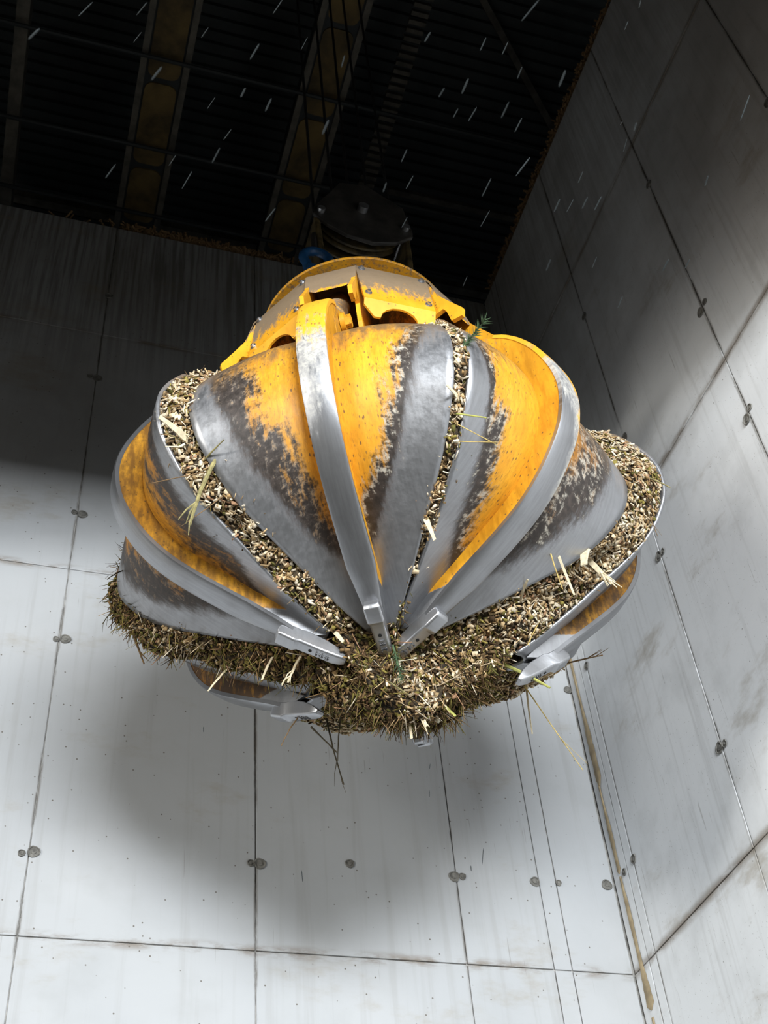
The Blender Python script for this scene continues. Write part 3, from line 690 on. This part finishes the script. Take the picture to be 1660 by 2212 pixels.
# ------------------------------------------------------------------ sticks, splinters and sprigs poking out of the chips
M_PALE = mat_plain('split_wood', (.66,.56,.38), .8, 0, .2, 40); M_TWIG = mat_plain('brown_twig', (.16,.095,.04), .85, 0, .4, 50)
M_BARK = mat_plain('olive_branch', (.25,.215,.09), .85, 0, .35, 40); M_STRAW = mat_plain('yellow_straw', (.50,.36,.11), .75, 0, .3, 40)
M_DTWIG = mat_plain('dark_twig', (.045,.035,.018), .9, 0, .4, 40); M_GREEN = mat_plain('conifer_green', (.045,.085,.035), .8, 0, .4, 40); M_STALK = mat_plain('green_stalk', (.36,.36,.09), .7, 0, .2, 30)
def stick(name, a, b, r, mat, label, cat, group=None, flat=False, bend=.06, fork=0):
    a = Vector(a); b = Vector(b); d = b-a; L = d.length; a = a-d.normalized()*min(.06,L*.4); d = b-a
    sdv = d.orthogonal().normalized(); n = 7; pts = []; rs = []
    for i in range(n):
        t = i/(n-1); pts.append(a+d*t+sdv*bend*L*math.sin(math.pi*t)*(1 if i%2 else .8)-Vector((0,0,.05*L*t*t))); rs.append(r*(1-.45*t)*random.uniform(.88,1.12))
    m = MB()
    if flat:
        w = d.cross(sdv).normalized(); v = []; f = []
        for p,q in zip(pts,rs): v += [p+w*q*1.3+sdv*q*.25, p+w*q*1.1-sdv*q*.35, p-w*q*1.25-sdv*q*.2, p-w*q*1.1+sdv*q*.4]
        for i in range(n-1):
            for e in range(4): f.append((i*4+e,i*4+(e+1)%4,(i+1)*4+(e+1)%4,(i+1)*4+e))
        f += [(3,2,1,0),((n-1)*4,(n-1)*4+1,(n-1)*4+2,(n-1)*4+3)]; m.add(v,f)
    else: m.tube(pts, rs, 7)
    for k in range(fork):
        p = pts[4+k%2]; e = p+d*.35+sdv*L*random.uniform(-.2,.2)+d.cross(sdv).normalized()*L*random.uniform(-.18,.18)
        m.tube([p,(p+e)/2+sdv*.01,e], [r*.45,r*.35,r*.15], 5)
    o = m.obj(name, mat, None, not flat)
    return tag(o, label, cat, group)
G1 = 'sticks poking out of the wood chips'
ST = [
 ('split_branch','((0.478,3.672,5.803),(0.365,3.583,5.805))',.014,M_PALE,'short thick pale split branch poking out at the upper left of the grab',1,0),
 ('wood_splinter','((0.491,3.713,5.775),(0.412,3.681,5.726))',.005,M_PALE,'thin pale stick pointing left just below the thick split branch',0,0),
 ('twig','((0.481,3.700,5.798),(0.401,3.641,5.772))',.004,M_BARK,'thin olive twig between the thick split branch and the pale stick',0,0),
 ('twig','((0.600,3.674,5.698),(0.648,3.564,5.702))',.005,M_BARK,'short olive twig pointing up over the bare steel of the front tine',0,0),
 ('twig','((0.590,3.726,5.645),(0.371,3.750,5.561))',.0035,M_TWIG,'long thin brown twig reaching left across the left tine',0,0),
 ('branch','((0.619,3.713,5.638),(0.558,3.842,5.435))',.012,M_BARK,'olive forked branch hanging down over the left tine',0,3),
 ('twig','((0.677,3.790,5.568),(0.524,3.858,5.435))',.003,M_TWIG,'thin twig slanting down left beside the hanging forked branch',0,0),
 ('twig','((1.583,3.169,5.665),(1.687,3.100,5.592))',.006,M_STALK,'short green cut twig in the gap right of the front tine',0,0),
 ('straw','((1.582,3.205,5.648),(1.755,3.173,5.516))',.0028,M_STRAW,'upper of two yellow straws lying over the right tine',0,0),
 ('straw','((1.604,3.258,5.588),(1.751,3.160,5.519))',.0025,M_STRAW,'lower, redder of two straws lying over the right tine',0,0),
 ('wood_splinter','((1.571,3.116,5.718),(1.507,3.055,5.706))',.008,M_PALE,'pale curled splinter resting on the steel edge of the front tine',1,0),
 ('wood_chunk','((2.440,3.78,5.58),(2.40,3.76,5.47))',.022,M_PALE,'broad pale wood chunk stuck under the edge of the right tine',1,0),
 ('wood_splinter','((2.301,3.795,5.523),(2.357,3.836,5.345))',.006,M_PALE,'long pale splinter hanging below the edge of the right tine',1,0),
 ('straw','((2.255,3.785,5.521),(2.294,3.823,5.357))',.004,M_STRAW,'yellow straw hanging left of the long pale splinter',0,0),
 ('shredded_splinter','((2.502,3.882,5.642),(2.596,3.869,5.488))',.012,M_PALE,'frayed pale splinter fanning out above the rear right tine',1,5),
 ('twig','((2.843,3.651,6.041),(2.897,3.599,5.945))',.005,M_BARK,'twig poking out past the far right rim of the grab',0,0),
 ('twig','((2.843,3.760,5.917),(2.870,3.780,5.774))',.003,M_TWIG,'reddish twig dangling over the far right rim of the grab',0,1),
 ('green_stalk','((2.216,4.328,5.265),(2.366,4.263,5.130))',.010,M_STALK,'yellow green stalk lying across the tooth of the rear right tine',0,0),
 ('straw','((2.490,4.727,5.471),(2.748,4.792,5.073))',.0035,M_STRAW,'longest drooping straw hanging below the rear right tine',0,1),
 ('wood_splinter','((2.493,4.742,5.452),(2.504,4.793,5.250))',.005,M_PALE,'pale thin splinter hanging beside the longest drooping straw',1,0),
 ('wood_splinter','((0.923,4.729,5.388),(0.819,4.761,5.258))',.008,M_PALE,'pale splinter hanging over the rear left tine, far left of its tooth',1,0),
 ('wood_splinter','((1.084,4.532,5.311),(1.034,4.549,5.195))',.008,M_PALE,'pale splinter between the rear left tine and the left tooth',1,0),
 ('shredded_splinter','((1.204,4.455,5.275),(1.142,4.486,5.147))',.008,M_PALE,'forked white splinter hanging just below the left tooth',1,4),
 ('twig','((1.462,4.929,5.230),(1.541,4.997,4.974))',.005,M_DTWIG,'longest dark twig hanging from the bottom of the chips',0,2),
 ('twig','((1.378,4.838,5.129),(1.457,4.807,5.018))',.005,M_DTWIG,'dark twig slanting right towards the longest hanging twig',0,1),
 ('twig','((1.266,4.832,5.178),(1.196,4.853,5.055))',.004,M_TWIG,'brown twig slanting down left below the rear left tooth',0,0),
 ('twig','((1.476,4.793,5.151),(1.465,4.827,4.985))',.004,M_DTWIG,'straight dark twig hanging left of the longest hanging twig',0,0),
 ('wood_splinter','((1.712,4.453,5.001),(1.712,4.453,4.884))',.008,M_PALE,'pale splinter hanging in front of the rearmost tooth',1,0),
 ('wood_splinter','((1.731,4.373,4.993),(1.751,4.358,4.887))',.011,M_PALE,'wider pale splinter right of the rearmost tooth',1,2),
 ('wood_splinter','((1.845,4.365,5.029),(1.889,4.325,4.941))',.007,M_STALK,'greenish splinter at the bottom right of the rearmost tooth',1,0),
 ('twig','((2.78,4.78,5.73),(2.938,4.646,5.717))',.006,M_TWIG,'brown forked twig sticking out right below the rear right tine',0,3),
 ('twig','((0.383,4.905,5.862),(0.303,4.930,5.729))',.004,M_DTWIG,'dark twig hanging at the far left edge of the chips',0,2),
 ('twig','((0.47,4.98,5.72),(0.536,5.027,5.584))',.008,M_TWIG,'thick brown twig end below the far left edge of the chips',0,1),
 ('twig','((0.363,4.746,5.923),(0.290,4.726,5.845))',.004,M_DTWIG,'short dark twig above the one hanging at the far left edge',0,1),
 ('wood_splinter','((1.310,4.237,5.268),(1.335,4.205,5.192))',.010,M_PALE,'bright yellow splinter right of the left tooth',1,0),
 ('wood_splinter','((2.169,3.990,5.436),(2.159,3.885,5.445))',.009,M_PALE,'pale splinter lying flat under the right tine edge',1,0),
 ('wood_splinter','((1.571,3.603,5.416),(1.591,3.600,5.318))',.010,M_PALE,'curled pale splinter low in the gap right of the front tine',1,0),
 ('straw','((2.316,4.088,5.414),(2.235,4.153,5.281))',.004,M_STRAW,'yellow straw above the rear right tooth',0,1),
 ('straw','((1.651,4.293,5.002),(1.545,4.232,5.019))',.007,M_BARK,'brown stem lying across the underside of the chips',0,0),
]
for (nm, pts, r, mt, lab, flat, fork) in ST:
    a, b = eval(pts); stick(nm, a, b, r, mt, lab, nm.replace('_',' ').split()[-1], G1, bool(flat), random.uniform(.03,.09), fork)
def sprig(a, b, label):
    a = Vector(a); b = Vector(b); d = b-a; root = MB().tube([a-d*.2,(a+b)/2,b], [.005,.004,.002], 6).obj('conifer_sprig', M_GREEN, None, True)
    m = MB(); side = d.orthogonal().normalized(); w = d.cross(side).normalized()
    for i in range(90):
        t = random.uniform(.0,1.05); an = random.uniform(0,6.28); p = a+d*t; dr = (side*math.cos(an)+w*math.sin(an))+d.normalized()*.9
        L = random.uniform(.025,.05); e = p+dr.normalized()*L; q = dr.cross(side).normalized()*.0022
        m.add([p+q,p-q,e,p+dr.normalized()*L*.5+side*.001], [(0,1,2),(0,3,1),(0,2,3),(1,3,2)])
    m.obj('needles', M_GREEN, root); return tag(root, label, 'sprig', 'green conifer sprigs')
sprig((1.61,3.03,5.97),(1.668,2.90,6.005),'green conifer sprig on top of the chips right of the front tine')
sprig((1.574,4.197,5.170),(1.602,4.215,5.028),'small green conifer sprig hanging below the two front teeth')

# crumbs lying on the wall tops
def crumbs(name, n, fn, label, parent):
    m = MB()
    for i in range(n):
        p = Vector(fn()); d = Vector((random.gauss(0,1),random.gauss(0,1),random.gauss(0,.5))).normalized()*random.uniform(.01,.05); q = d.orthogonal().normalized()*random.uniform(.003,.012); w = d.cross(q).normalized()*random.uniform(.003,.01)
        m.add([p-d-q-w,p-d+q-w,p-d+q+w,p-d-q+w,p+d-q-w,p+d+q-w,p+d+q+w,p+d-q+w], [(0,3,2,1),(4,5,6,7),(0,1,5,4),(1,2,6,5),(2,3,7,6),(3,0,4,7)])
    o = m.obj(name, M_TWIG, None); return tag(o, label, 'wood debris', None, 'stuff')
crumbs('wood_debris', 900, lambda: (random.gauss(1.0,.45), DB+random.uniform(-.02,.12), 12.01+abs(random.gauss(0,.03))), 'shredded debris lying along the top of the back wall', wb)
crumbs('wood_debris', 1500, lambda: (XR+random.uniform(-.02,.10), random.uniform(2.2,6.5), 12.01+abs(random.gauss(0,.02))), 'shredded debris lying along the top of the right wall', wr)

# pale flakes drifting down through the air
M_FLAKE = mat_plain('pale_flake', (.045,.058,.064), .7, 0, .1, 20)
FLAKES = [ (0.942,1.043,4.236,0.001,0.040,0.002),(0.824,1.251,4.554,-0.002,0.043,0.004),(1.266,1.619,5.811,-0.001,0.054,0.011),(1.058,1.451,5.359,-0.001,0.048,0.010),(0.867,0.956,4.370,-0.022,0.054,-0.003),(0.973,1.474,4.903,-0.007,0.049,0.007),(0.949,1.534,4.999,0.000,0.038,0.016),(0.880,1.194,4.348,-0.003,0.044,0.002),(1.307,1.731,5.483,-0.003,0.057,0.007),(0.703,1.173,4.287,-0.002,0.030,0.013),(0.780,1.572,4.750,-0.002,0.045,0.008),(0.872,1.748,4.944,-0.006,0.051,0.007),(1.042,1.600,4.753,-0.007,0.061,-0.004),(1.249,1.676,5.095,-0.021,0.070,-0.003),(1.252,1.983,5.276,-0.009,0.067,-0.000),(1.351,2.405,5.526,0.003,0.057,0.012),(0.370,1.474,4.655,-0.006,0.042,0.009),(0.252,2.076,5.267,-0.021,0.070,-0.001),(0.362,1.997,5.451,-0.016,0.051,0.016),(0.009,1.717,4.582,-0.020,0.050,0.006),(0.069,1.209,4.129,-0.016,0.037,0.008),(0.338,2.224,6.111,-0.019,0.062,0.016),(0.264,1.616,4.603,-0.011,0.049,0.004),(0.325,1.412,4.821,-0.014,0.050,0.005),(0.617,1.890,6.070,-0.011,0.060,0.013),(-0.135,1.726,5.536,-0.037,0.060,0.012),(0.027,1.569,5.270,-0.024,0.051,0.012),(0.028,1.934,5.869,-0.021,0.052,0.020),(-0.193,1.256,4.269,-0.021,0.035,0.012),(0.200,2.120,5.427,-0.015,0.053,0.015),(0.449,1.771,4.629,-0.017,0.051,0.007),(0.452,1.277,4.208,-0.004,0.039,0.005),(1.595,1.614,5.260,0.011,0.049,0.007),(1.803,1.811,5.844,0.012,0.029,0.034),(1.218,1.182,4.385,0.010,0.028,0.014),(1.924,1.377,5.269,0.003,0.080,-0.019),(1.433,1.484,4.309,0.004,0.041,0.007),(1.538,1.804,5.354,0.006,0.050,0.011),(1.595,1.827,5.251,0.000,0.058,0.005),(1.141,1.354,4.288,0.002,0.038,0.007),(1.592,1.965,5.459,-0.001,0.059,0.008),(1.413,1.809,5.132,0.002,0.053,0.007),(1.589,1.302,5.623,0.013,0.034,0.021),(1.674,1.462,5.871,0.009,0.041,0.020),(1.631,1.418,4.707,0.012,0.037,0.011),(1.948,1.926,5.147,0.009,0.046,0.014),(1.854,2.208,5.289,0.009,0.057,0.008),(0.987,1.364,3.971,0.004,0.035,0.006),(1.045,2.200,5.495,-0.003,0.053,0.014),(0.794,1.330,4.980,-0.003,0.036,0.017),(1.111,1.396,5.072,0.003,0.042,0.012),(0.624,1.396,4.208,0.002,0.031,0.011),(0.238,1.786,5.700,-0.015,0.048,0.019),(0.303,1.482,4.696,-0.005,0.035,0.015),(0.502,1.804,6.127,-0.020,0.063,0.012),(0.532,1.334,4.701,0.002,0.037,0.010),(1.475,1.806,4.814,0.006,0.047,0.008),(1.558,3.881,4.346,0.015,0.055,0.012),(1.887,4.228,4.204,0.024,0.092,-0.022),(1.089,4.138,3.985,0.021,0.071,-0.008),(1.500,3.777,4.153,0.019,0.056,0.007),(0.728,4.319,4.722,0.011,0.060,0.015),(1.899,4.410,4.227,0.024,0.060,0.009) ]

for (x,y,z,dx,dy,dz) in FLAKES:
    a = Vector((x,y,z)); d = Vector((dx,dy,dz)); r = random.uniform(.0011,.0022)
    o = MB().tube([a,a+d*.15,a+d*.85,a+d], [r*.3,r,r,r*.3], 6).obj('wood_flake', M_FLAKE, None, True)
    tag(o, 'small pale sliver drifting through the air around the grab', 'flake', 'pale slivers falling through the air')
